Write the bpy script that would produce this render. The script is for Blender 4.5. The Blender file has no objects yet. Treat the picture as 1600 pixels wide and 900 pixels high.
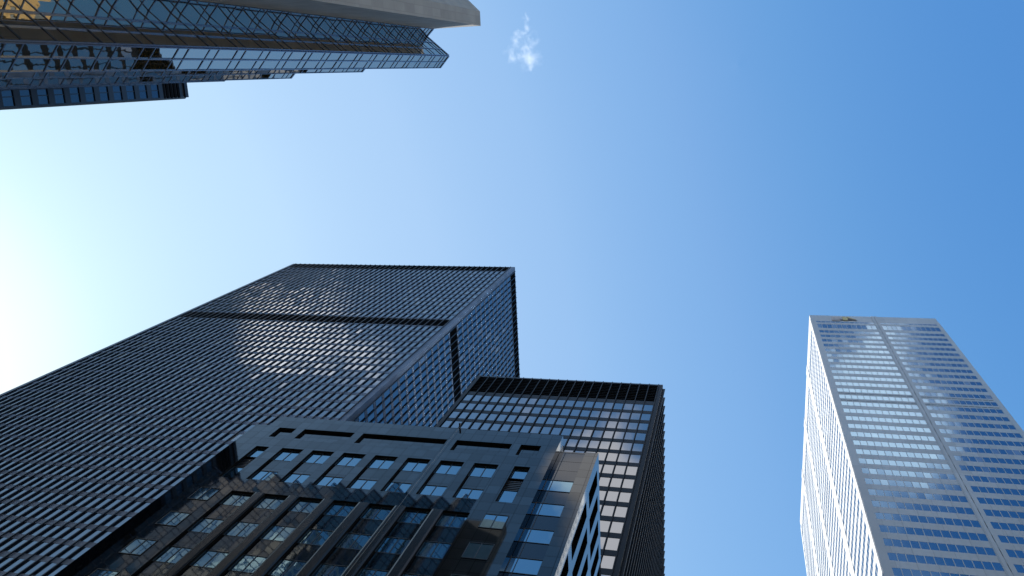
import bpy, math, random
from mathutils import Matrix, Vector
random.seed(7)
sc = bpy.context.scene
COL = sc.collection

# ------------------------------------------------------------------ camera
CAMZ = 1.7
FPX = 1304.9                      # focal length in pixels of the 1600 px wide photo
def rotm(rx, ry, rz):
    c, s = math.cos, math.sin
    Rx = Matrix(((1,0,0),(0,c(rx),-s(rx)),(0,s(rx),c(rx))))
    Ry = Matrix(((c(ry),0,s(ry)),(0,1,0),(-s(ry),0,c(ry))))
    Rz = Matrix(((c(rz),-s(rz),0),(s(rz),c(rz),0),(0,0,1)))
    return Rz @ Ry @ Rx
CM = rotm(.2577, .2588, .0217)    # world -> camera (x right, y down, z forward)
cam = bpy.data.objects.new("camera", bpy.data.cameras.new("camera"))
COL.objects.link(cam)
R3 = CM.transposed() @ Matrix(((1,0,0),(0,-1,0),(0,0,-1)))
cam.matrix_world = Matrix.Translation((0,0,CAMZ)) @ R3.to_4x4()
cam.data.sensor_width = 36; cam.data.lens = FPX/1600*36
cam.data.clip_start = .1; cam.data.clip_end = 20000
sc.camera = cam

# ------------------------------------------------------------------ sky and sun
SUN = Vector((-.82, .24, .52)).normalized()
w = bpy.data.worlds.new("World"); sc.world = w; w.use_nodes = True
nt = w.node_tree; N = nt.nodes; L = nt.links
for n in list(N): N.remove(n)
out = N.new('ShaderNodeOutputWorld'); bg = N.new('ShaderNodeBackground')
sky = N.new('ShaderNodeTexSky'); sky.sky_type = 'NISHITA'; sky.sun_disc = False
sky.sun_elevation = math.asin(SUN.z); sky.sun_rotation = math.atan2(SUN.x, SUN.y)
sky.altitude = 100; sky.air_density = .8; sky.dust_density = 1.5; sky.ozone_density = 6
bg.inputs['Strength'].default_value = .15
EXPO = 1.2
def wmath(op, a, b=None, c=None, clamp=False):
    n = N.new('ShaderNodeMath'); n.operation = op; n.use_clamp = clamp
    for i, v in enumerate((a, b, c)):
        if v is None: continue
        if isinstance(v, (int, float)): n.inputs[i].default_value = v
        else: L.new(v, n.inputs[i])
    return n.outputs[0]
tc = N.new('ShaderNodeTexCoord')
# broken cloud in the part of the sky behind the photographer
def lobe(d, half):
    n = N.new('ShaderNodeVectorMath'); n.operation = 'DOT_PRODUCT'
    L.new(tc.outputs['Generated'], n.inputs[0]); n.inputs[1].default_value = Vector(d).normalized()
    m = N.new('ShaderNodeMapRange'); m.interpolation_type = 'SMOOTHSTEP'
    m.inputs['From Min'].default_value = math.cos(math.radians(half)); m.inputs['From Max'].default_value = math.cos(math.radians(half*.25))
    L.new(n.outputs['Value'], m.inputs['Value'])
    return m.outputs[0]
nz = N.new('ShaderNodeTexNoise'); nz.inputs['Scale'].default_value = 6.5; nz.inputs['Detail'].default_value = 8
nz.inputs['Roughness'].default_value = .62; nz.inputs['Distortion'].default_value = .35
L.new(tc.outputs['Generated'], nz.inputs['Vector'])
LOBES = [  # direction, half angle, weight
    ((-.08,-.455,.885), 8, .33), ((-.05,-.52,.85), 7, .38), ((-.19,-.40,.90), 6, .20), ((-.455,-.295,.84), 7.5, .42), ((-.52,-.265,.81), 4, .26), ((-.45,-.43,.78), 8, -.4), ((-.17,-.49,.855), 5, .3), ((-.24,-.36,.90), 3, .2),
    ((.13,-.335,.93), 7.5, .48), ((.155,-.40,.90), 7, .28), ((.26,-.40,.88), 6, .24), ((.20,-.56,.80), 9, .28),
    ((.50,.53,.69), 13, .32), ((.3,-.8,.5), 30, .34), ((.85,-.25,.45), 25, .34),
    ((.10,-.285,.955), 3, -.45), ((.22,-.34,.91), 4, -.25), ((.27,-.47,.84), 6, -.2),
]
acc = None
for d, h, k in LOBES:
    v = wmath('MULTIPLY', lobe(d, h), k)
    acc = v if acc is None else wmath('ADD', acc, v)
den = wmath('ADD', nz.outputs['Fac'], acc)
mr = N.new('ShaderNodeMapRange'); mr.interpolation_type = 'SMOOTHSTEP'
mr.inputs['From Min'].default_value = .78; mr.inputs['From Max'].default_value = 1.06
L.new(den, mr.inputs['Value'])
# tone of the clear sky: film-like response of the three channels
tenth = N.new('ShaderNodeVectorMath'); tenth.operation = 'SCALE'; tenth.inputs['Scale'].default_value = .1
L.new(sky.outputs['Color'], tenth.inputs[0])
sep = N.new('ShaderNodeSeparateColor'); L.new(tenth.outputs[0], sep.inputs[0])
cmb = N.new('ShaderNodeCombineColor')
RESP = [[(0,0),(.03,.072),(.036,.093),(.042,.138),(.052,.215),(.073,.325),(.107,.42),(.194,.53),(.58,.73),(.78,.88),(1,1.0)],
        [(0,0),(.06,.24),(.069,.287),(.079,.36),(.095,.45),(.118,.546),(.158,.64),(.253,.76),(.642,.98),(.9,1.08),(1,1.1)],
        [(0,0),(.12,.54),(.156,.672),(.174,.73),(.206,.82),(.241,.887),(.298,.95),(.416,1.02),(.85,1.09),(1,1.1)]]
for ch, pts in zip(('Red','Green','Blue'), RESP):
    prev = None; val = sep.outputs[ch]; tot = None
    for (x0, y0), (x1, y1) in zip(pts, pts[1:]):     # piecewise response, summed from clamped ramps
        q = N.new('ShaderNodeMapRange'); q.clamp = True
        q.inputs['From Min'].default_value = x0; q.inputs['From Max'].default_value = x1
        q.inputs['To Min'].default_value = 0; q.inputs['To Max'].default_value = y1-y0
        L.new(val, q.inputs['Value'])
        tot = q.outputs[0] if tot is None else wmath('ADD', tot, q.outputs[0])
    L.new(tot, cmb.inputs[ch])
mix = N.new('ShaderNodeMix'); mix.data_type = 'RGBA'
L.new(wmath('MULTIPLY', mr.outputs[0], .95), mix.inputs['Factor'])
L.new(cmb.outputs[0], mix.inputs['A']); cb = N.new('ShaderNodeVectorMath'); cb.operation = 'SCALE'; cb.inputs[0].default_value = (1.0, .945, .935)
L.new(wmath('ADD', wmath('MULTIPLY', lobe((-.47,-.29,.83), 12), 1.5), wmath('ADD', wmath('MULTIPLY', lobe((.15,-.37,.92), 15), 1.3), 1.35)), cb.inputs['Scale'])
L.new(cb.outputs[0], mix.inputs['B'])
fin = N.new('ShaderNodeVectorMath'); fin.operation = 'SCALE'; fin.inputs['Scale'].default_value = 1/(.15*2**EXPO)
L.new(mix.outputs['Result'], fin.inputs[0])
L.new(fin.outputs[0], bg.inputs['Color'])
L.new(bg.outputs[0], out.inputs[0])

sl = bpy.data.lights.new("sun", 'SUN'); sl.energy = 3.4; sl.angle = math.radians(.53); sl.color = (1, .95, .87)
so = bpy.data.objects.new("sun", sl); COL.objects.link(so)
so.rotation_euler = SUN.to_track_quat('Z', 'Y').to_euler(); so.location = SUN*3000
sc.view_settings.view_transform = 'Standard'; sc.view_settings.look = 'None'
sc.view_settings.exposure = EXPO; sc.view_settings.gamma = 1
sc.render.engine = 'CYCLES'
cy = sc.cycles
cy.use_denoising = True; cy.max_bounces = 8; cy.glossy_bounces = 6; cy.diffuse_bounces = 3; cy.volume_bounces = 2
cy.caustics_reflective = True; cy.blur_glossy = .4; cy.sample_clamp_indirect = 6
cy.volume_step_rate = 1.0

# ------------------------------------------------------------------ materials
def mat(name, base, rough=.5, metal=0., ior=1.5, tint=None, bump=None, noise=None, brick=None, coat=None, blinds=None, slab=False):
    """bump=(scale,strength,dist) waviness; noise=(scale,amount) tone variation; brick=(w,h,mortar,dark) panel joints on the UV map"""
    m = bpy.data.materials.new(name); m.use_nodes = True
    t = m.node_tree; p = t.nodes['Principled BSDF']; K = t.links
    p.inputs['Base Color'].default_value = (*base, 1); p.inputs['Roughness'].default_value = rough
    p.inputs['Metallic'].default_value = metal; p.inputs['IOR'].default_value = ior
    if tint: p.inputs['Specular Tint'].default_value = (*tint, 1)
    if coat: p.inputs['Coat Weight'].default_value = coat; p.inputs['Coat Roughness'].default_value = .05
    tcn = t.nodes.new('ShaderNodeTexCoord'); col = None
    if noise:
        n = t.nodes.new('ShaderNodeTexNoise'); n.inputs['Scale'].default_value = noise[0]; n.inputs['Detail'].default_value = 6
        K.new(tcn.outputs['Object'], n.inputs['Vector'])
        r = t.nodes.new('ShaderNodeMapRange'); r.inputs['From Min'].default_value = .3; r.inputs['From Max'].default_value = .7
        r.inputs['To Min'].default_value = 1-noise[1]; r.inputs['To Max'].default_value = 1+noise[1]
        K.new(n.outputs['Fac'], r.inputs['Value'])
        v = t.nodes.new('ShaderNodeVectorMath'); v.operation = 'SCALE'; v.inputs[0].default_value = base
        K.new(r.outputs[0], v.inputs['Scale']); col = v.outputs[0]
    if brick:
        b = t.nodes.new('ShaderNodeTexBrick'); b.offset = 0 if len(brick) < 5 else brick[4]
        b.inputs['Brick Width'].default_value = brick[0]; b.inputs['Row Height'].default_value = brick[1]
        b.inputs['Mortar Size'].default_value = brick[2]; b.inputs['Scale'].default_value = 1; b.inputs['Mortar Smooth'].default_value = 0
        b.inputs['Color1'].default_value = (1,1,1,1); b.inputs['Color2'].default_value = ((.86,)*3 if not slab else (.62,)*3) + (1,)
        b.inputs['Mortar'].default_value = (brick[3],)*3 + (1,)
        K.new(tcn.outputs['UV'], b.inputs['Vector'])
        v = t.nodes.new('ShaderNodeVectorMath'); v.operation = 'MULTIPLY'
        if col: K.new(col, v.inputs[0])
        else: v.inputs[0].default_value = base
        K.new(b.outputs['Color'], v.inputs[1]); col = v.outputs[0]
    if blinds:   # share of panes with a pale blind drawn behind the glass
        gi = t.nodes.new('ShaderNodeNewGeometry'); lt = t.nodes.new('ShaderNodeMapRange')
        lt.inputs['From Min'].default_value = 1-blinds; lt.inputs['From Max'].default_value = 1
        K.new(gi.outputs['Random Per Island'], lt.inputs['Value'])
        mx = t.nodes.new('ShaderNodeMix'); mx.data_type = 'RGBA'; K.new(lt.outputs[0], mx.inputs['Factor'])
        mx.inputs['A'].default_value = (*base, 1); mx.inputs['B'].default_value = (.22, .21, .19, 1); col = mx.outputs['Result']
    if brick and slab:   # polished slabs: each with its own gloss, dull joints
        sv = t.nodes.new('ShaderNodeMath'); sv.operation = 'MULTIPLY'; sv.inputs[1].default_value = .5
        K.new(b.outputs['Color'], sv.inputs[0]); K.new(sv.outputs[0], p.inputs['Specular IOR Level'])
    if col: K.new(col, p.inputs['Base Color'])
    if bump:
        n = t.nodes.new('ShaderNodeTexNoise'); n.inputs['Scale'].default_value = bump[0]; n.inputs['Detail'].default_value = 2
        K.new(tcn.outputs['Object'], n.inputs['Vector'])
        b = t.nodes.new('ShaderNodeBump'); b.inputs['Strength'].default_value = bump[1]; b.inputs['Distance'].default_value = bump[2]
        K.new(n.outputs['Fac'], b.inputs['Height']); K.new(b.outputs[0], p.inputs['Normal'])
    return m
MT = dict(
 asphalt = mat("asphalt", (.05,.05,.052), .9, noise=(.4,.25)),
 paving = mat("paving", (.3,.29,.27), .85, noise=(.5,.15), brick=(.6,.6,.008,.5)),
 paint = mat("road_paint", (.75,.75,.72), .7),
 blacksteel = mat("black_painted_steel", (.008,.013,.026), .36, ior=1.35, noise=(.3,.2)),
 spandrel = mat("bronze_black_spandrel", (.15,.18,.24), .55, metal=.5, ior=1.3, noise=(.25,.25)),
 darkspandrel = mat('black_spandrel', (.006,.0075,.011), .42, ior=1.25, noise=(.25,.25)),
 brownglass = mat('brown_tinted_glass', (.010,.013,.018), .03, ior=3.8, tint=(.85,.92,1), bump=(.5,.03,.02), blinds=.22),
 darkmullion = mat('black_mullion_paint', (.006,.0075,.011), .38, ior=1.22),
 louver = mat("black_louver", (.004,.004,.005), .9, ior=1.2),
 bronzeglass = mat("bronze_tinted_glass", (.010,.013,.018), .03, ior=2.75, tint=(.68,.84,1), bump=(.5,.03,.02), blinds=.08),
 roof = mat("roof_gravel", (.18,.17,.16), .95),
 steel = mat("stainless_steel_cladding", (.43,.44,.455), .45, metal=.3, noise=(.15,.05), brick=(3.1,40,.05,.72)),
 steeldark = mat("steel_joint", (.06,.06,.07), .6),
 blueglass = mat("blue_reflective_glass", (.008,.018,.04), .09, ior=3.5, tint=(.42,.72,1), bump=(.35,.03,.02), blinds=.12),
 granite = mat("polished_dark_granite", (.004,.0045,.006), .03, ior=1.65, tint=(.7,.88,1), noise=(3,.3), brick=(1.2,1.55,.03,.3), bump=(.5,.008,.01), slab=True),
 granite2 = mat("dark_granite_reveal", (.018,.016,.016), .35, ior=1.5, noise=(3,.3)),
 gglass = mat("grey_blue_glass", (.008,.016,.022), .02, ior=4.2, tint=(.5,.8,1), bump=(.45,.06,.03)),
 frame = mat("dark_window_frame", (.012,.013,.016), .4),
 concrete = mat("pale_concrete", (.38,.36,.345), .85, noise=(.3,.1), brick=(1.1,3.4,.04,.8)),
 gold = mat("gold_mirror_glass", (.05,.032,.008), .015, ior=6.2, tint=(1,.94,.86), bump=(.55,.12,.03)),
 goldframe = mat("bluish_grey_mullion", (.22,.26,.34), .25, metal=.7),
 darkstone = mat("dark_tower_cladding", (.020,.019,.026), .4, noise=(.3,.2)),
 emb_gold = mat("emblem_gold", (.55,.40,.12), .45), emb_pink = mat("emblem_pale", (.66,.56,.55), .5), emb_dark = mat("emblem_dark_edge", (.12,.09,.09), .5),
 rope = mat("pale_cable", (.35,.33,.31), .6), 
)

# ------------------------------------------------------------------ mesh and object helpers
class MB:
    def __init__(s): s.v = []; s.f = []
    def quad(s, *p):
        i = len(s.v); s.v += [tuple(q) for q in p]; s.f.append(tuple(range(i, i+len(p))))
    def hexa(s, c):   # 8 corners: bottom ring 0-3, top ring 4-7
        i = len(s.v); s.v += [tuple(q) for q in c]
        for a in ((3,2,1,0),(4,5,6,7),(0,1,5,4),(1,2,6,5),(2,3,7,6),(3,0,4,7)): s.f.append(tuple(i+k for k in a))
    def prism(s, poly, z0, z1):
        n = len(poly); i = len(s.v)
        s.v += [(x,y,z0) for x,y in poly] + [(x,y,z1) for x,y in poly]
        s.f.append(tuple(i+k for k in reversed(range(n)))); s.f.append(tuple(i+n+k for k in range(n)))
        for k in range(n):
            j = (k+1) % n; s.f.append((i+k, i+j, i+n+j, i+n+k))
    def build(s, name, m, parent=None, base=(0,0,0)):
        me = bpy.data.meshes.new(name)
        b = Vector(base)
        me.from_pydata([(x-b.x, y-b.y, z+CAMZ-b.z) for x,y,z in s.v], [], s.f)
        me.materials.append(m)
        uv = me.uv_layers.new(name="UV"); vs = me.vertices
        for p in me.polygons:
            n = p.normal
            if abs(n.z) < .7:
                t = Vector((-n.y, n.x, 0)).normalized()
                for li in p.loop_indices:
                    co = vs[me.loops[li].vertex_index].co; uv.data[li].uv = (co.dot(t), co.z)
            else:
                for li in p.loop_indices:
                    co = vs[me.loops[li].vertex_index].co; uv.data[li].uv = (co.x, co.y)
        o = bpy.data.objects.new(name, me); COL.objects.link(o)
        if parent: o.parent = parent
        else: o.location = b
        return o
class Facade:
    """vertical plane: u along the wall, z up, d outwards"""
    def __init__(s, origin, u, n): s.o = Vector((origin[0], origin[1], 0)); s.u = Vector((*u,0)).normalized(); s.n = Vector((*n,0)).normalized()
    def p(s, u, z, d=0): q = s.o + s.u*u + s.n*d; return (q.x, q.y, z)
    def box(s, mb, u0, u1, z0, z1, d0, d1):
        mb.hexa([s.p(u0,z0,d0), s.p(u1,z0,d0), s.p(u1,z0,d1), s.p(u0,z0,d1), s.p(u0,z1,d0), s.p(u1,z1,d0), s.p(u1,z1,d1), s.p(u0,z1,d1)] if s.u.cross(s.n).z > 0 else
                [s.p(u0,z0,d1), s.p(u1,z0,d1), s.p(u1,z0,d0), s.p(u0,z0,d0), s.p(u0,z1,d1), s.p(u1,z1,d1), s.p(u1,z1,d0), s.p(u0,z1,d0)])
    def pane(s, mb, u0, u1, z0, z1, d, tilt=0.):
        a, b = random.uniform(-tilt, tilt)*(z1-z0)/2, random.uniform(-tilt, tilt)*(u1-u0)/2
        q = [s.p(u0,z0,d-a-b), s.p(u1,z0,d-a+b), s.p(u1,z1,d+a+b), s.p(u0,z1,d+a-b)]
        if s.u.cross(Vector((0,0,1))).dot(s.n) < 0: q.reverse()
        mb.quad(*q)
def thing(name, label, cat, base, group=None):
    o = bpy.data.objects.new(name, None); COL.objects.link(o); o.location = base
    o['label'] = label; o['category'] = cat; o.empty_display_size = 2
    if group: o['group'] = group
    return o
def structure(o): o['kind'] = 'structure'; return o

# which panes show largest from the camera
BOXES = {}
def img(p):
    c = CM @ Vector(p)
    return None if c.z <= 1 else (800+FPX*c.x/c.z, 450+FPX*c.y/c.z)
def hidden(p, own):
    for k, (lo, hi) in BOXES.items():
        t0, t1 = 0., (.999 if k != own else .97)
        for i in range(3):
            if abs(p[i]) < 1e-9:
                if lo[i] > 0 or hi[i] < 0: t0 = 2
                continue
            a, b = lo[i]/p[i], hi[i]/p[i]
            if a > b: a, b = b, a
            t0 = max(t0, a); t1 = min(t1, b)
        if t0 < t1: return True
    return False
def score(fac, u0, u1, z0, z1, d, own):
    q = [fac.p(u0,z0,d), fac.p(u1,z0,d), fac.p(u1,z1,d), fac.p(u0,z1,d)]
    c = Vector(fac.p((u0+u1)/2, (z0+z1)/2, d))
    if fac.n.dot(-c) <= 0: return 0
    im = [img(v) for v in q]
    if None in im: return 0
    ic = img(c)
    if not (-5 < ic[0] < 1605 and -5 < ic[1] < 905): return 0
    if hidden(c, own): return 0
    return abs(sum(im[i][0]*im[(i+1)%4][1]-im[(i+1)%4][0]*im[i][1] for i in range(4)))/2
def split_windows(panes, own, root, base, name, m, n=100, tilt=.004, sub=None):
    """panes: (facade,u0,u1,z0,z1,d). The n largest in view are parts, the rest one part"""
    sc_ = sorted(range(len(panes)), key=lambda i: -score(*panes[i], own))
    best = set(sc_[:n]); rest = MB(); restsub = MB()
    for i, pn in enumerate(panes):
        f, a, b, z0, z1, d = pn
        if i in best:
            mb = MB(); f.pane(mb, a, b, z0, z1, d, tilt) if not sub else sub(mb, None, pn)
            o = mb.build(name, m, root, base)
            if sub:
                fr = MB(); sub(None, fr, pn); fr.build("frame", MT['frame'], o, (0,0,CAMZ))
                o2 = o.children[0]
                o2.data.transform(Matrix.Translation((-base[0], -base[1], -base[2]+CAMZ)))
        else:
            if sub: sub(rest, restsub, pn)
            else: f.pane(rest, a, b, z0, z1, d, tilt)
    if rest.f:
        o = rest.build(name, m, root, base); o['kind'] = 'stuff'
        if restsub.f:
            o = restsub.build("frame", MT['frame'], root, base); o['kind'] = 'stuff'

GZ = -CAMZ   # ground level in camera-height coordinates
BOXES['A'] = ((-129.8,52.6,GZ),(-59.9,92,223)); BOXES['B'] = ((-47.0,55.5,GZ),(-11.93,94.8,144.1))
BOXES['G'] = ((-50.4,37.1,GZ),(-17.04,52,80)); BOXES['Gw'] = ((-53.2,37.95,GZ),(-13,52,78)); BOXES['W'] = ((22.9,75.6,GZ),(58.4,146.4,262))
BOXES['R'] = ((-120,-40,GZ),(-50.2,-8.2,136.8)); BOXES['D'] = ((-150,-40,GZ),(-113.6,1.7,160))

# ------------------------------------------------------------------ ground
g = MB(); g.quad((-3000,-3000,GZ),(3000,-3000,GZ),(3000,3000,GZ),(-3000,3000,GZ)); structure(g.build("ground", MT['asphalt']))
r = MB(); r.quad((-600,9,GZ+.004),(600,9,GZ+.004),(600,25,GZ+.004),(-600,25,GZ+.004)); structure(r.build("road", MT['asphalt']))
for y0, y1 in ((-1.2,9),(25,37.0)):
    p = MB(); p.hexa([(x,y,z) for z in (GZ-.05,GZ+.13) for x,y in ((-300,y0),(19,y0),(19,y1),(-300,y1))]); structure(p.build("pavement", MT['paving']))
m_ = MB()
for k in range(-40, 40): m_.quad((k*8,16.9,GZ+.008),(k*8+3,16.9,GZ+.008),(k*8+3,17.05,GZ+.008),(k*8,17.05,GZ+.008))
structure(m_.build("road_marking", MT['paint']))

# ------------------------------------------------------------------ the two black steel towers
def steel_tower(key, label, X1, Y0, X0, Y1, H, module, floors, bands, cap, ccov, win_h, group, mdepth, glass='bronzeglass', sp='spandrel', mu='blacksteel', mdE=None):
    mdE = mdE or mdepth; md0 = mdepth
    """floors: list of spandrel centre heights; bands: (z0,z1) dark louvre storeys"""
    base = ((X0+X1)/2, (Y0+Y1)/2, 0)
    root = thing("office_tower", label, "office tower", base, group)
    B = MB().build
    core = MB(); core.prism([(X0+.3,Y0+.3),(X1-.3,Y0+.3),(X1-.3,Y1-.3),(X0+.3,Y1-.3)], GZ, H-.3); core.build("wall", MT['louver'], root, base)
    rf = MB(); rf.prism([(X0,Y0),(X1,Y0),(X1,Y1),(X0,Y1)], H-cap, H); rf.build("roof", MT['blacksteel'], root, base)
    F = Facade((X0,Y0),(1,0),(0,-1)); E = Facade((X1,Y0),(0,1),(1,0))
    NF = Facade((X1,Y1),(-1,0),(0,1)); WF = Facade((X0,Y1),(0,-1),(-1,0))
    lenF, lenE = X1-X0, Y1-Y0
    # spandrels: one ring per floor
    for z0, z1 in floors['sp']:
        s = MB()
        s.prism([(X0,Y0),(X1,Y0),(X1,Y1),(X0,Y1)], z0, z1)
        s.build("spandrel", MT[sp], root, base)
    for z0, z1 in bands:
        s = MB(); nsl = 10
        for fac, ln in ((F,lenF),(E,lenE)):
            for k in range(nsl):
                zz = z0+(z1-z0)*(k+.15)/nsl; fac.box(s, .4, ln-.4, zz, zz+(z1-z0)/nsl*.35, -.28, -.12)
        s.build("louver_band", MT['louver'], root, base)
    # corner covers
    for cx, cyy, sx, sy in ((X1,Y0,-1,1),(X0,Y0,1,1),(X1,Y1,-1,-1),(X0,Y1,1,-1)):
        c = MB(); xs = sorted((cx-sx*.02, cx+sx*ccov)); ys = sorted((cyy-sy*.02, cyy+sy*ccov))
        c.prism([(xs[0],ys[0]),(xs[1],ys[0]),(xs[1],ys[1]),(xs[0],ys[1])], GZ, H-cap-.01)
        c.build("corner_column", MT[sp], root, base)
    panes = []
    for fac, ln in ((F,lenF),(E,lenE),(NF,lenF),(WF,lenE)):
        n = round((ln-2*ccov)/module); mod = (ln-2*ccov)/n
        for k in range(n+1):
            u = ccov+k*mod; mb = MB(); mdepth = mdE if fac is E else md0
            fac.box(mb, u-.022, u+.022, GZ+4, H-.25, 0.0, mdepth-.03)     # web
            fac.box(mb, u-.075, u+.075, GZ+4, H-.25, mdepth-.03, mdepth)  # flange
            if fac in (F,E): mb.build("mullion", MT[mu], root, base)
            else:
                if k == 0: back = MB()
                back.v, back.f = back.v, back.f
                o = len(back.v); back.v += mb.v; back.f += [tuple(i+o for i in q) for q in mb.f]
                if k == n:
                    ob = back.build("mullion", MT['blacksteel'], root, base); ob['kind'] = 'stuff'
        for z0, z1 in floors['win']:
            for k in range(n):
                panes.append((fac, ccov+k*mod+.10, ccov+(k+1)*mod-.10, z0, z1, -.03))
    split_windows(panes, key, root, base, "window", MT[glass], tilt=.008)
    # jamb plates behind mullions so that each window sits in a dark frame
    return root
def floors_A():
    win, sp = [], []
    z = 217.0
    for k in range(13): win.append((z-2.55-.0, z)); sp.append((z-3.6, z-2.55)); z -= 3.6
    sp.insert(0, (217.0, 217.7)); sp[-1] = (170.3, sp[-1][1])
    z = 165.0; sp.append((164.6, 165.4)); z = 164.6
    while z > 8: win.append((z-2.6, z)); sp.append((z-3.66, z-2.6)); z -= 3.66
    return dict(win=win, sp=sp)
steel_tower('A', "tallest black steel tower with two dark louvre bands, behind the granite block", -59.9, 52.6, -129.75, 92, 223, 1.52,
            floors_A(), ((217.7,222.7),(165.4,170.3)), .35, 1.15, 2.55, "black steel towers", .22)
def floors_B():
    win, sp = [], []; q = 1.1
    z = 122.1*q; sp.append((z, 123.5*q))
    while z > 8: win.append((z-2.45*q, z)); sp.append((z-3.555*q, z-2.45*q)); z -= 3.555*q
    return dict(win=win, sp=sp)
steel_tower('B', "shorter black steel tower with large square windows reflecting cream cloud", -11.93, 55.5, -47.0, 94.8, 144.1, 1.67,
            floors_B(), ((123.5*1.1,143.6),), .5, .72, 2.6, "black steel towers", .20, "brownglass", "darkspandrel", "darkmullion", .42)

# ------------------------------------------------------------------ white steel tower
def white_tower():
    q = 262/298.; X0, X1, Y0, Y1, H = 26.02*q, 66.4*q, 86*q, 166.56*q, 262.
    base = ((X0+X1)/2, (Y0+Y1)/2, 0)
    root = thing("office_tower", "pale stainless steel tower with blue ribbon windows and an emblem at its top", "office tower", base)
    core = MB(); core.prism([(X0+.35,Y0+.35),(X1-.35,Y0+.35),(X1-.35,Y1-.35),(X0+.35,Y1-.35)], GZ, H-.4); core.build("wall", MT['steel'], root, base)
    par = MB(); par.prism([(X0+.02,Y0+.02),(X1-.02,Y0+.02),(X1-.02,Y1-.02),(X0+.02,Y1-.02)], 290.6*q, H); par.build("parapet", MT['steel'], root, base)
    rows = [(289.4*q, 290.6*q), (282.9*q, 287.1*q)]
    z = 278.9
    zs = []
    while z*q > 6: rows.append(((z-1.25)*q, (z+1.25)*q)); zs.append(z); z -= 4.81
    F = Facade((X0,Y0),(1,0),(0,-1)); Wf = Facade((X0,Y0),(0,1),(-1,0)); E = Facade((X1,Y0),(0,1),(1,0)); Nf = Facade((X0,Y1),(1,0),(0,1))
    # spandrel bands as rings
    edges = [290.6*q] 
    tops = [r[1] for r in rows]; bots = [r[0] for r in rows]
    for i in range(len(rows)):
        zt = bots[i]; zb = tops[i+1] if i+1 < len(rows) else GZ
        s = MB(); s.prism([(X0-.05,Y0-.05),(X1+.05,Y0-.05),(X1+.05,Y1+.05),(X0-.05,Y1+.05)], zb, zt)
        s.build("spandrel", MT['steel'], root, base)
    dl = MB()
    for zz in (zs[11]-2.3, zs[12]-2.5):
        for f_, ln in ((F,X1-X0),(Wf,Y1-Y0)): f_.box(dl, 1.3, ln-1.3, zz*q-.28, zz*q+.12, -.3, .06)
    dl.build("vent_slot", MT['steeldark'], root, base)
    panes = []
    fm = MB()
    for f_, bays in ((F, [(1.65,20.0),(21.9,39.2)]), (Wf, [(1.7+k*20.14, 1.7+k*20.14+16.8) for k in range(4)]), (E, [(1.7+k*20.14, 1.7+k*20.14+16.8) for k in range(4)]), (Nf, [(1.65,20.0),(21.9,39.2)])):
        ln = (X1-X0) if f_ in (F,Nf) else (Y1-Y0)
        # vertical piers
        pu = [0] + [b*q for bb in bays for b in bb] + [ln]
        for k in range(0, len(pu), 2):
            a, b = pu[k]+(.02 if k == 0 else 0), pu[k+1]-(.02 if k == len(pu)-2 else 0)
            pm = MB()
            if k not in (0, len(pu)-2):
                mid = (a+b)/2; f_.box(pm, a, mid-.06, GZ, H-.02, -.2, .13); f_.box(pm, mid+.06, b, GZ, H-.02, -.2, .13)
            else: f_.box(pm, a, b, GZ, 290.6*q+2.0, -.2, .09)
            pm.build("pier", MT['steel'], root, base)
        for u0, u1 in bays:
            u0 *= q; u1 *= q; n = 12
            for i, (z0, z1) in enumerate(rows):
                for k in range(n):
                    a = u0+(u1-u0)*k/n; b = u0+(u1-u0)*(k+1)/n
                    panes.append((f_, a+.05, b-.05, z0+.02, z1-.02, .04))
            for k in range(n+1):
                a = u0+(u1-u0)*k/n
                f_.box(fm, a-.06, a+.06, GZ, 290.5*q, -.3, .075)
    o = fm.build("mullion", MT['steel'], root, base); o['kind'] = 'stuff'
    split_windows(panes, 'W', root, base, "window", MT['blueglass'], tilt=.006)
    # emblem near the top left of the front, raised off the parapet
    eb = thing("emblem", "raised pale and gold emblem at the top of the steel tower", "emblem", (X0+9, Y0-.4, 0))
    def em(name, m, boxes):
        b = MB()
        for u0,u1,z0,z1,d0,d1 in boxes: F.box(b, u0*q, u1*q, z0*q, z1*q, d0, d1)
        return b.build(name, m, eb, (X0+9, Y0-.4, 0))
    em("bracket", MT['emb_dark'], [(7.6,13.4,292.3,292.7,.0,.08),(7.6,13.4,294.6,295.0,.0,.08)])
    em("pale_bar", MT['emb_pink'], [(7.2,10.2,294.9,295.9,.08,.2),(7.0,10.4,293.3,294.3,.08,.2),(6.9,9.6,291.6,292.6,.08,.2)])
    g_ = MB()
    def poly(pts, d0, d1, m):
        n = len(pts); i = len(m.v)
        m.v += [F.p(u*q,z*q,d0) for u,z in pts] + [F.p(u*q,z*q,d1) for u,z in pts]
        m.f.append(tuple(i+n+k for k in range(n))); m.f.append(tuple(i+k for k in reversed(range(n))))
        for k in range(n):
            j = (k+1) % n; m.f.append((i+k,i+j,i+n+j,i+n+k))
    poly([(10.5,292.2),(11.8,291.9),(12.3,294.2),(11.5,296.3),(10.5,296.1)], .08, .22, g_)
    poly([(12.0,296.2),(12.6,294.9),(14.2,293.4),(14.8,293.1),(13.2,295.3),(12.5,296.3)], .08, .2, g_)
    g_.build("gold_chevron", MT['emb_gold'], eb, (X0+9, Y0-.4, 0))
    d_ = MB(); poly([(12.1,293.1),(15.0,292.2),(14.0,293.1),(12.6,294.6)], .08, .2, d_); d_.build("dark_arm", MT['emb_dark'], eb, (X0+9, Y0-.4, 0))
white_tower()

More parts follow.
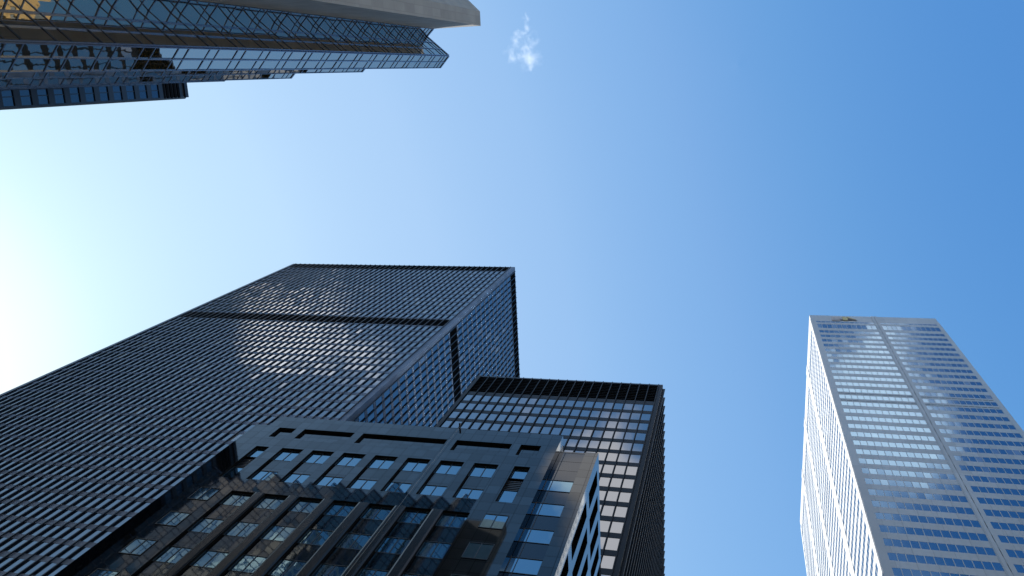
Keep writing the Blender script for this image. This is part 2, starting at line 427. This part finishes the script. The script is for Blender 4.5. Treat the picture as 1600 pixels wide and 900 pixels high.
# ------------------------------------------------------------------ dark granite office block
MT['shade_reveal'] = mat('black_shade_reveal', (.006,.006,.006), .7, ior=1.2)  # black stands in for the shade on jambs and soffits
MT['granite_pier'] = mat('honed_granite_pier', (.007,.006,.006), .2, ior=1.38, noise=(3,.3))
def granite_block():
    X0, X1, Y0, Y1, H = -50.4, -17.04, 37.1, 53.6, 80.
    base = ((X0+X1)/2, (Y0+Y1)/2, 0)
    root = thing("granite_building", "dark polished granite office block with recessed window bays in the foreground", "office block", base)
    F = Facade((0,Y0),(1,0),(0,-1))
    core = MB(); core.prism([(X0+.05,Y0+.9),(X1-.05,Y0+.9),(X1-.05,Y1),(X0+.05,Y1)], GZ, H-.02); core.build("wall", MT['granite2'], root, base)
    pitch = 3.55; bays = [(-45.75+k*pitch, -45.75+k*pitch+2.5) for k in range(7)]
    front = MB(); bx = lambda u0,u1,z0,z1,d0=-.9,d1=0: F.box(front, u0, u1, z0, z1, d0, d1)
    # upper frieze with slots
    slots = [(-48.85,-46.75), (-45.75,-39.65), (-38.65,-28.95), (-27.9,-21.85), (-20.9,-18.75)]
    bx(X0, X1, 77.15, H)
    us = [X0] + [v for s in slots for v in s] + [X1]
    for i in range(0, len(us), 2): bx(us[i], us[i+1], 74.7, 77.15)
    for a, b in slots: bx(a, b, 74.7, 77.15, -.9, -.30)
    bx(X0, X1, 72.3, 74.7)
    # row 1 openings
    ops = [(-48.85,-47.3)] + bays + [(-20.35,-18.75)]
    us = [X0] + [v for s in ops for v in s] + [X1]
    for i in range(0, len(us), 2): bx(us[i], us[i+1], 65.2, 72.3)
    bx(X0, X1, 62.85, 65.2)
    bx(X0, -45.75, GZ, 62.85); bx(bays[-1][1], X1, GZ, 62.85)
    front.build("granite_front", MT['granite'], root, base)
    for i in range(6):   # rounded piers of the tall bays
        a, b = bays[i][1], bays[i+1][0]; c = (a+b)/2; h = (b-a)/2; pm = MB(); n = 8
        pts = [(a,.9),(a,0),(a+.16,-.07),(b-.16,-.07),(b,0),(b,.9)]
        pm.prism([(x, Y0+y) for x, y in pts], GZ, 62.85)
        pm.build("pier", MT['granite_pier'], root, base)
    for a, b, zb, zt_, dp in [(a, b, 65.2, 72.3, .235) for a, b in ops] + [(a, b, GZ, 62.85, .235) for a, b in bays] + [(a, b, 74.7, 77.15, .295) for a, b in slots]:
        rv = MB()      # added thin linings, the shade in each opening painted as black
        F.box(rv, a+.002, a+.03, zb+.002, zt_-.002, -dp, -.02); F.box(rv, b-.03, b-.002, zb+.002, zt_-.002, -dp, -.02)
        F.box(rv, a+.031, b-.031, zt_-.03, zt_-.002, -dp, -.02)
        rv.build("shade_reveal", MT['shade_reveal'], root, base)
    panes = []
    def floor_win(u0, u1, zt, d, h=2.25): panes.append((F, u0, u1, zt-h, zt, d))
    spans = []; lvs = []
    for a, b in bays:
        panes.append((F, a, b, 69.9, 72.3, -.27)); panes.append((F, a, b, 65.6, 67.55, -.27))
        spans += [(F, a, b, 67.55, 69.9, -.24), (F, a, b, 65.2, 65.6, -.24)]
        panes.append((F, a, b, 60.57, 62.85, -.27)); spans.append((F, a, b, 58.16, 60.57, -.24)); zt = 58.16
        while zt > 3:
            floor_win(a, b, zt, -.27, 2.36); spans.append((F, a, b, max(zt-4.72, GZ), zt-2.36, -.24)); zt -= 4.72
    for a, b in (ops[0], ops[-1]):
        panes.append((F, a, b, 70.2, 72.3, -.3)); panes.append((F, a, b, 65.2, 67.9, -.3)); lvs.append((a, b))
    for a, b in ((-49.1,-46.95), (-20.55,-18.4)):
        zt = 62.9
        while zt > 3: floor_win(a, b, zt, .012, 2.3); zt -= 4.66
    def block(gl, fr, pn):
        f, a, b, z0, z1, d = pn; f.box(gl, a, b, z0, z1, -.85, d)
    order = sorted(spans, key=lambda p: -score(*p, 'G')); rest = MB()
    for i, pn in enumerate(order):
        if i < 90: mb = MB(); block(mb, None, pn); mb.build("spandrel", MT['granite'], root, base)
        else: block(rest, None, pn)
    rest.build("spandrel", MT['granite'], root, base)['kind'] = 'stuff'
    for a, b in lvs:
        lv = MB(); F.box(lv, a, b, 67.95, 70.15, -.8, -.5)
        for k in range(6):
            z = 68.05+k*.34; F.box(lv, a, b, z, z+.16, -.5, -.38)
        lv.build("louver", MT['frame'], root, base)
    # side face of the main block
    E = Facade((X1,0),(0,1),(1,0))
    # right wing
    WX1, WY0, WH = -13.0, 37.95, 78.2
    wing = MB(); WF = Facade((0,WY0),(1,0),(0,-1)); SE = Facade((WX1,WY0),(0,1),(1,0))
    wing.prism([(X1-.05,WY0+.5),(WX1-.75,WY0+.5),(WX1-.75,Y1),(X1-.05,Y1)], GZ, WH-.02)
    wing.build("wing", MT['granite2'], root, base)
    wg = MB(); WF.box(wg, -14.35, WX1, GZ, WH, -.5, 0)
    WF.box(wg, X1, -14.35, WH-.25, WH, -.5, -.1)
    # granite frame of the east face
    cols = [(1.3,3.0),(4.1,5.8),(6.9,8.6),(9.7,11.4),(12.5,14.2)]
    def eb(u0,u1,z0,z1): SE.box(wg, u0, u1, z0, z1, -.75, 0)
    ln = Y1-WY0
    eb(.5, ln, 77.0, WH)
    us = [.5]+[v for c in cols for v in c]+[ln]
    for i in range(0, len(us), 2): eb(us[i], us[i+1], GZ, 77.0)
    for a, b in cols: eb(a, b, 70.6, 72.0); eb(a, b, 61.5, 63.0)
    wg.build("wing_granite", MT['granite'], root, base)
    zt = 76.9
    for a, b in cols:
        for z0, z1 in ((72.0,77.0),): 
            panes.append((SE, a, b, 72.1, 74.3, -.55)); wsp = MB(); SE.box(wsp, a, b, 74.3, 77.0, -.7, -.5); wsp.build('spandrel', MT['granite'], root, base)
        z = 70.4
        while z > 3:
            if not 61 < z-1.1 < 63.5: panes.append((SE, a, b, z-2.25, z, -.55))
            z -= 4.53
    # glass strip of the wing front: dark glazed spandrels and windows in turn
    zt = WH-.25; k = 0
    def strip(z0, z1):
        mb = MB(); WF.pane(mb, X1, -14.35, z0, z1, -.12, .003); mb.build('glazed_spandrel', MT['gglass2'], root, base)
    heights = [2.0,2.0,2.1] 
    z = zt
    for h in heights: strip(z-h+.05, z); z -= h
    while z > 3:
        panes.append((WF, X1, -14.35, z-2.2, z, -.12)); strip(z-4.53+.03, z-2.25); z -= 4.53
        bars = MB()
    WF.box(bars, -16.45, -16.39, GZ, zt, -.14, -.08)
    bars.build("glazing_bar", MT['frame'], root, base)
    # left wing, a little lower and further back, with a dark reveal
    lw = MB(); LF = Facade((0,WY0),(1,0),(0,-1))
    LF.box(lw, -53.2, -51.25, GZ, 79.3, -8, 0); LF.box(lw, -51.25, X0-.01, GZ, 78.9, -8, -1.2)
    lw.build("wing", MT['granite'], root, base)
    rf = MB(); rf.prism([(X0+.4,Y0+1),(X1-.4,Y0+1),(X1-.4,Y1-.4),(X0+.4,Y1-.4)], H-.01, H+.03); rf.build("roof", MT['roof'], root, base)
    def sub(gl, fr, pn):
        f, a, b, z0, z1, d = pn
        mid = (a+b)/2; two = (b-a) > 1.7 and not (f is WF)
        sp = [(a, mid), (mid, b)] if two else [(a, b)]
        if f is WF: sp = [(a, -16.42), (-16.42, b)]
        if gl is not None:
            for p, q in sp: f.pane(gl, p, q, z0, z1, d, .005)
        if fr is not None:
            f.box(fr, a, b, z0, z0+.06, d+.004, d+.05); f.box(fr, a, b, z1-.06, z1, d+.004, d+.05)
            f.box(fr, a, a+.05, z0+.06, z1-.06, d+.004, d+.05); f.box(fr, b-.05, b, z0+.06, z1-.06, d+.004, d+.05)
            if two: f.box(fr, mid-.035, mid+.035, z0+.06, z1-.06, d+.004, d+.045)
    split_windows(panes, 'G', root, base, "window", MT['gglass'], sub=sub)
    return root
MT['gglass2'] = mat("dark_glazed_spandrel", (.004,.008,.016), .04, ior=1.5, tint=(.6,.8,1), bump=(.45,.04,.03))
granite_block()

# ------------------------------------------------------------------ gold mirror glass tower with concrete core
def gold_tower():
    H = 136.8
    P0,P1,P2,P3 = (-48.9,-8.1),(-50.15,-6.9),(-46.49,-3.63),(-48.15,-1.81)
    E2,E3,E4,E5 = (-62.33,-1.77),(-75.96,-1.3),(-89.4,-1.35),(-103,-1.4)
    def cut(a, b):  # saw-tooth notch of limited depth: in, along, out again
        dep = 1.8
        p, q = (a[0]-dep, a[1]-dep), (b[0]+dep*1.035, b[1]-dep); w_ = (p[0]-q[0])/6; pts = []
        for k in range(7): pts.append((p[0]-w_*k, p[1]+(q[1]-p[1])*k/6 - (w_ if k % 2 else 0)))
        return pts
    N1,N2,N3,N4 = cut(P3,E2),cut(E2,E3),cut(E3,E4),cut(E4,E5)
    base = (-75, -15, 0)
    root = thing("glass_tower", "gold mirror glass tower with saw-tooth facets and a pale concrete core", "office tower", base)
    ring = [P0,P1,P2,P3,*N1,E2,*N2,E3,*N3,E4,*N4,E5,(-112,-10),(-112,-40),(-56,-40),(-56,-8.1)]
    ring = ring[::-1]
    core = MB(); core.prism(ring, GZ, H-.05); core.build("wall", MT['goldframe'], root, base)
    cc = MB(); cp = [(-40.72,-8.06),(-55.5,-8.06),(-55.5,-26),(-54.3,-23.9),(-40.72,-10.32)]
    cc.prism(cp[::1] if False else cp, GZ, H+.0); c_ = cc.build("concrete_core", MT['concrete'], root, base)
    # facets
    zl = []; z = 75.58
    while z > 3: z -= 4.55
    while z < H-1:
        zl.append((z, min(z+3.1, H-.4))); 
        if z+4.55 < H: zl.append((z+3.1, min(z+4.55, H-.4)))
        z += 4.55
    panes = []; 
    for a, b, npan in ((P0,P1,1),(P1,P2,3),(P2,P3,2),*[(p, q, 2) for a, nn, b in ((P3,N1,E2),(E2,N2,E3),(E3,N3,E4),(E4,N4,E5)) for p, q in zip([a]+nn, nn+[b])]):
        u = Vector((b[0]-a[0], b[1]-a[1])); ln = u.length; n = Vector((u.y, -u.x))
        # outward normal: away from the building's inside (which lies to -Y)
        n = Vector((u.y, -u.x)); 
        f = Facade(a, u, n)
        fr = MB()
        for k in range(npan+1):
            x = ln*k/npan; f.box(fr, max(x-.05,0), min(x+.05,ln), GZ, H-.1, .02, .16)
        for z0, z1 in zl: f.box(fr, .05, ln-.05, z0-.055, z0+.055, .02, .12)
        f.box(fr, 0, ln, H-.4, H, .02, .17)
        fr.build("frame", MT['goldframe'], root, base)
        for k in range(npan):
            for z0, z1 in zl: panes.append((f, ln*k/npan, ln*(k+1)/npan, z0, z1, .06))
    split_windows(panes, 'R', root, base, "window", MT['gold'], tilt=.012)
gold_tower()

# ------------------------------------------------------------------ sunlit stone tower across the street
def stone_tower():
    X0, X1, Y0, Y1, H = 62, 86, -42, 42, 174
    base = (74, 0, 0)
    root = thing("stone_building", "sunlit tan stone tower seen only as a golden reflection in the mirror glass", "office tower", base)
    c = MB(); c.prism([(X0+.5,Y0),(X1,Y0),(X1,Y1),(X0+.5,Y1)], GZ, H); c.build("wall", MT['stone'], root, base)
    f = Facade((X0,Y0),(0,1),(-1,0)); n = 21; rows = int(H/4)
    for k in range(n+1):
        u = 84*k/n; m = MB(); f.box(m, max(u-.9,0), min(u+.9,84), GZ, H, -.6, 0); m.build("pier", MT['stone'], root, base)
    sp = MB(); gl = MB()
    for r_ in range(rows):
        for k in range(n):
            a, b = 84*k/n+.9, 84*(k+1)/n-.9
            f.box(sp, a, b, r_*4, r_*4+1.6, -.6, -.15); f.pane(gl, a, b, r_*4+1.6, r_*4+4, -.4)
    sp.build("spandrel", MT['stone'], root, base)['kind'] = 'stuff'; gl.build("window", MT['brownglass'], root, base)['kind'] = 'stuff'
MT['stone'] = mat("tan_stone", (.50,.36,.16), .8, noise=(.4,.12), brick=(1.5,.8,.02,.7,.5))
stone_tower()

# ------------------------------------------------------------------ far dark tower at the left edge
def dark_tower():
    X1, Y1, H = -113.6, 1.75, 160.; q = 160/180.
    base = (X1-12, Y1-15, 0)
    root = thing("office_tower", "dark tower with square blue windows behind the gold tower", "office tower", base)
    c = MB(); ch = .5
    c.prism([(X1-.35,Y1-30),(X1-.35,Y1-.5),(X1-.9,Y1),(X1-25,Y1),(X1-25,Y1-30)], GZ, H-.05); c.build("wall", MT['darkstone'], root, base)
    E = Facade((X1,Y1),(0,-1),(1,0))
    fr = MB(); panes = []
    cols = [(.55+k*3.4, .55+k*3.4+2.55) for k in range(8)]
    rows = []; z = 168*q
    while z > 6: rows.append((z-1.3*q, z+1.3*q)); z -= 4.09*q
    E.box(fr, .3, 30, rows[0][1], rows[0][1]+1.2, -.35, 0); E.box(fr, .3, 30, H-1.0, H, -.35, 0)
    us = [.3]+[v for cc in cols for v in cc]+[30]
    for i in range(0, len(us), 2): E.box(fr, us[i], us[i+1], GZ, rows[0][1], -.35, 0)
    for i, (z0, z1) in enumerate(rows):
        zb = rows[i+1][1] if i+1 < len(rows) else GZ
        for a, b in cols: E.box(fr, a, b, zb, z0, -.35, -.004); panes.append((E, a, b, z0, z1, -.2)); 
    fr.build("cladding", MT['darkstone'], root, base)
    mu = MB()
    for a, b in cols: E.box(mu, (a+b)/2+.1, (a+b)/2+.25, GZ, rows[0][1]-.01, -.25, -.1)
    mu.build("mullion", MT['darkstone'], root, base)
    lb = MB()
    for k in range(5): E.box(lb, .3, 30, rows[0][1]+1.4+k*1.2, rows[0][1]+2.1+k*1.2, -.35, -.15)
    lb.build("louver_band", MT['louver'], root, base)
    split_windows(panes, 'D', root, base, "window", MT['bronzeglass2'], tilt=.004)
MT['bronzeglass2'] = mat("blue_grey_glass", (.012,.02,.04), .04, ior=2.0, tint=(.6,.8,1))
dark_tower()

# ------------------------------------------------------------------ cable hanging down the granite front
def cable():
    x, y = -28.55, 36.93
    root = thing("hanging_cable", "thin pale cable hanging from a roof arm down the granite block", "cable", (x, y, 0))
    a = MB(); a.hexa([(x+dx, yy, z) for z in (80.05,80.2) for dx,yy in ((-.08,36.5),(.08,36.5),(.08,39),(-.08,39))]); a.build("roof_arm", MT['frame'], root, (x,y,0))
    b = MB(); n = 6; rad = .012
    b.prism([(x+rad*math.cos(2*math.pi*k/n), y+rad*math.sin(2*math.pi*k/n)) for k in range(n)], 2, 80.05); b.build("rope", MT['rope'], root, (x,y,0))
cable()

# ------------------------------------------------------------------ small wisp of cloud
def wisp():
    def at(px, py, h):
        d = CM.transposed() @ Vector((px-800, py-450, FPX)); return d*(h/d.z)
    Hc = 1500.; pts = [(800,88,9),(800,80,8),(805,70,8),(812,62,8),(816,52,7),(823,40,8),(822,28,6),(828,60,6),(833,66,7),(834,52,6),(818,84,11),(828,94,13),(836,92,10),(822,76,9),(830,104,8)]
    P = [(at(a,b,Hc), r*Hc/1280) for a, b, r in pts]
    ctr = at(818, 68, Hc)
    me = MB(); S = 75
    lo = Vector((min(p.x-r*2 for p,r in P), min(p.y-r*2 for p,r in P), min(p.z-r*2 for p,r in P)))
    hi = Vector((max(p.x+r*2 for p,r in P), max(p.y+r*2 for p,r in P), max(p.z+r*2 for p,r in P)))
    me.prism([(lo.x,lo.y),(hi.x,lo.y),(hi.x,hi.y),(lo.x,hi.y)], lo.z, hi.z)
    m = bpy.data.materials.new("cloud_vapour"); m.use_nodes = True; t = m.node_tree
    for n in list(t.nodes): t.nodes.remove(n)
    o = t.nodes.new('ShaderNodeOutputMaterial'); v = t.nodes.new('ShaderNodeVolumePrincipled'); t.links.new(v.outputs[0], o.inputs['Volume'])
    v.inputs['Color'].default_value = (.98,.98,1,1); v.inputs['Anisotropy'].default_value = .3
    geo = t.nodes.new('ShaderNodeNewGeometry')
    warp = t.nodes.new('ShaderNodeTexNoise'); warp.inputs['Scale'].default_value = .05; warp.inputs['Detail'].default_value = 3
    t.links.new(geo.outputs['Position'], warp.inputs['Vector'])
    sub = t.nodes.new('ShaderNodeVectorMath'); sub.operation = 'SUBTRACT'; t.links.new(warp.outputs['Color'], sub.inputs[0]); sub.inputs[1].default_value = (.5,.5,.5)
    mad = t.nodes.new('ShaderNodeVectorMath'); mad.operation = 'MULTIPLY_ADD'; t.links.new(sub.outputs[0], mad.inputs[0]); mad.inputs[1].default_value = (44,44,44); t.links.new(geo.outputs['Position'], mad.inputs[2])
    acc = None
    def mth(op, a, b, c=None):
        n = t.nodes.new('ShaderNodeMath'); n.operation = op
        for i, q in enumerate((a,b,c)):
            if q is None: continue
            if isinstance(q,(int,float)): n.inputs[i].default_value = q
            else: t.links.new(q, n.inputs[i])
        return n.outputs[0]
    for p, r in P:
        d = t.nodes.new('ShaderNodeVectorMath'); d.operation = 'DISTANCE'; t.links.new(mad.outputs[0], d.inputs[0]); d.inputs[1].default_value = (p.x,p.y,p.z+CAMZ)
        mr = t.nodes.new('ShaderNodeMapRange'); mr.interpolation_type = 'SMOOTHSTEP'; t.links.new(d.outputs['Value'], mr.inputs['Value'])
        mr.inputs['From Min'].default_value = r*1.25; mr.inputs['From Max'].default_value = r*.1
        acc = mr.outputs[0] if acc is None else mth('MAXIMUM', acc, mr.outputs[0])
    fb = t.nodes.new('ShaderNodeTexNoise'); fb.inputs['Scale'].default_value = .09; fb.inputs['Detail'].default_value = 6; fb.inputs['Roughness'].default_value = .6
    t.links.new(geo.outputs['Position'], fb.inputs['Vector'])
    mr = t.nodes.new('ShaderNodeMapRange'); t.links.new(fb.outputs['Fac'], mr.inputs['Value']); mr.inputs['From Min'].default_value = .34; mr.inputs['From Max'].default_value = .75
    dn = mth('MULTIPLY', mth('MULTIPLY', acc, mr.outputs[0]), .042)
    t.links.new(dn, v.inputs['Density'])
    ob = me.build("cloud", m, None, (ctr.x, ctr.y, ctr.z))
    ob['label'] = "small white wisp of cloud alone in the blue sky"; ob['category'] = "cloud"
wisp()
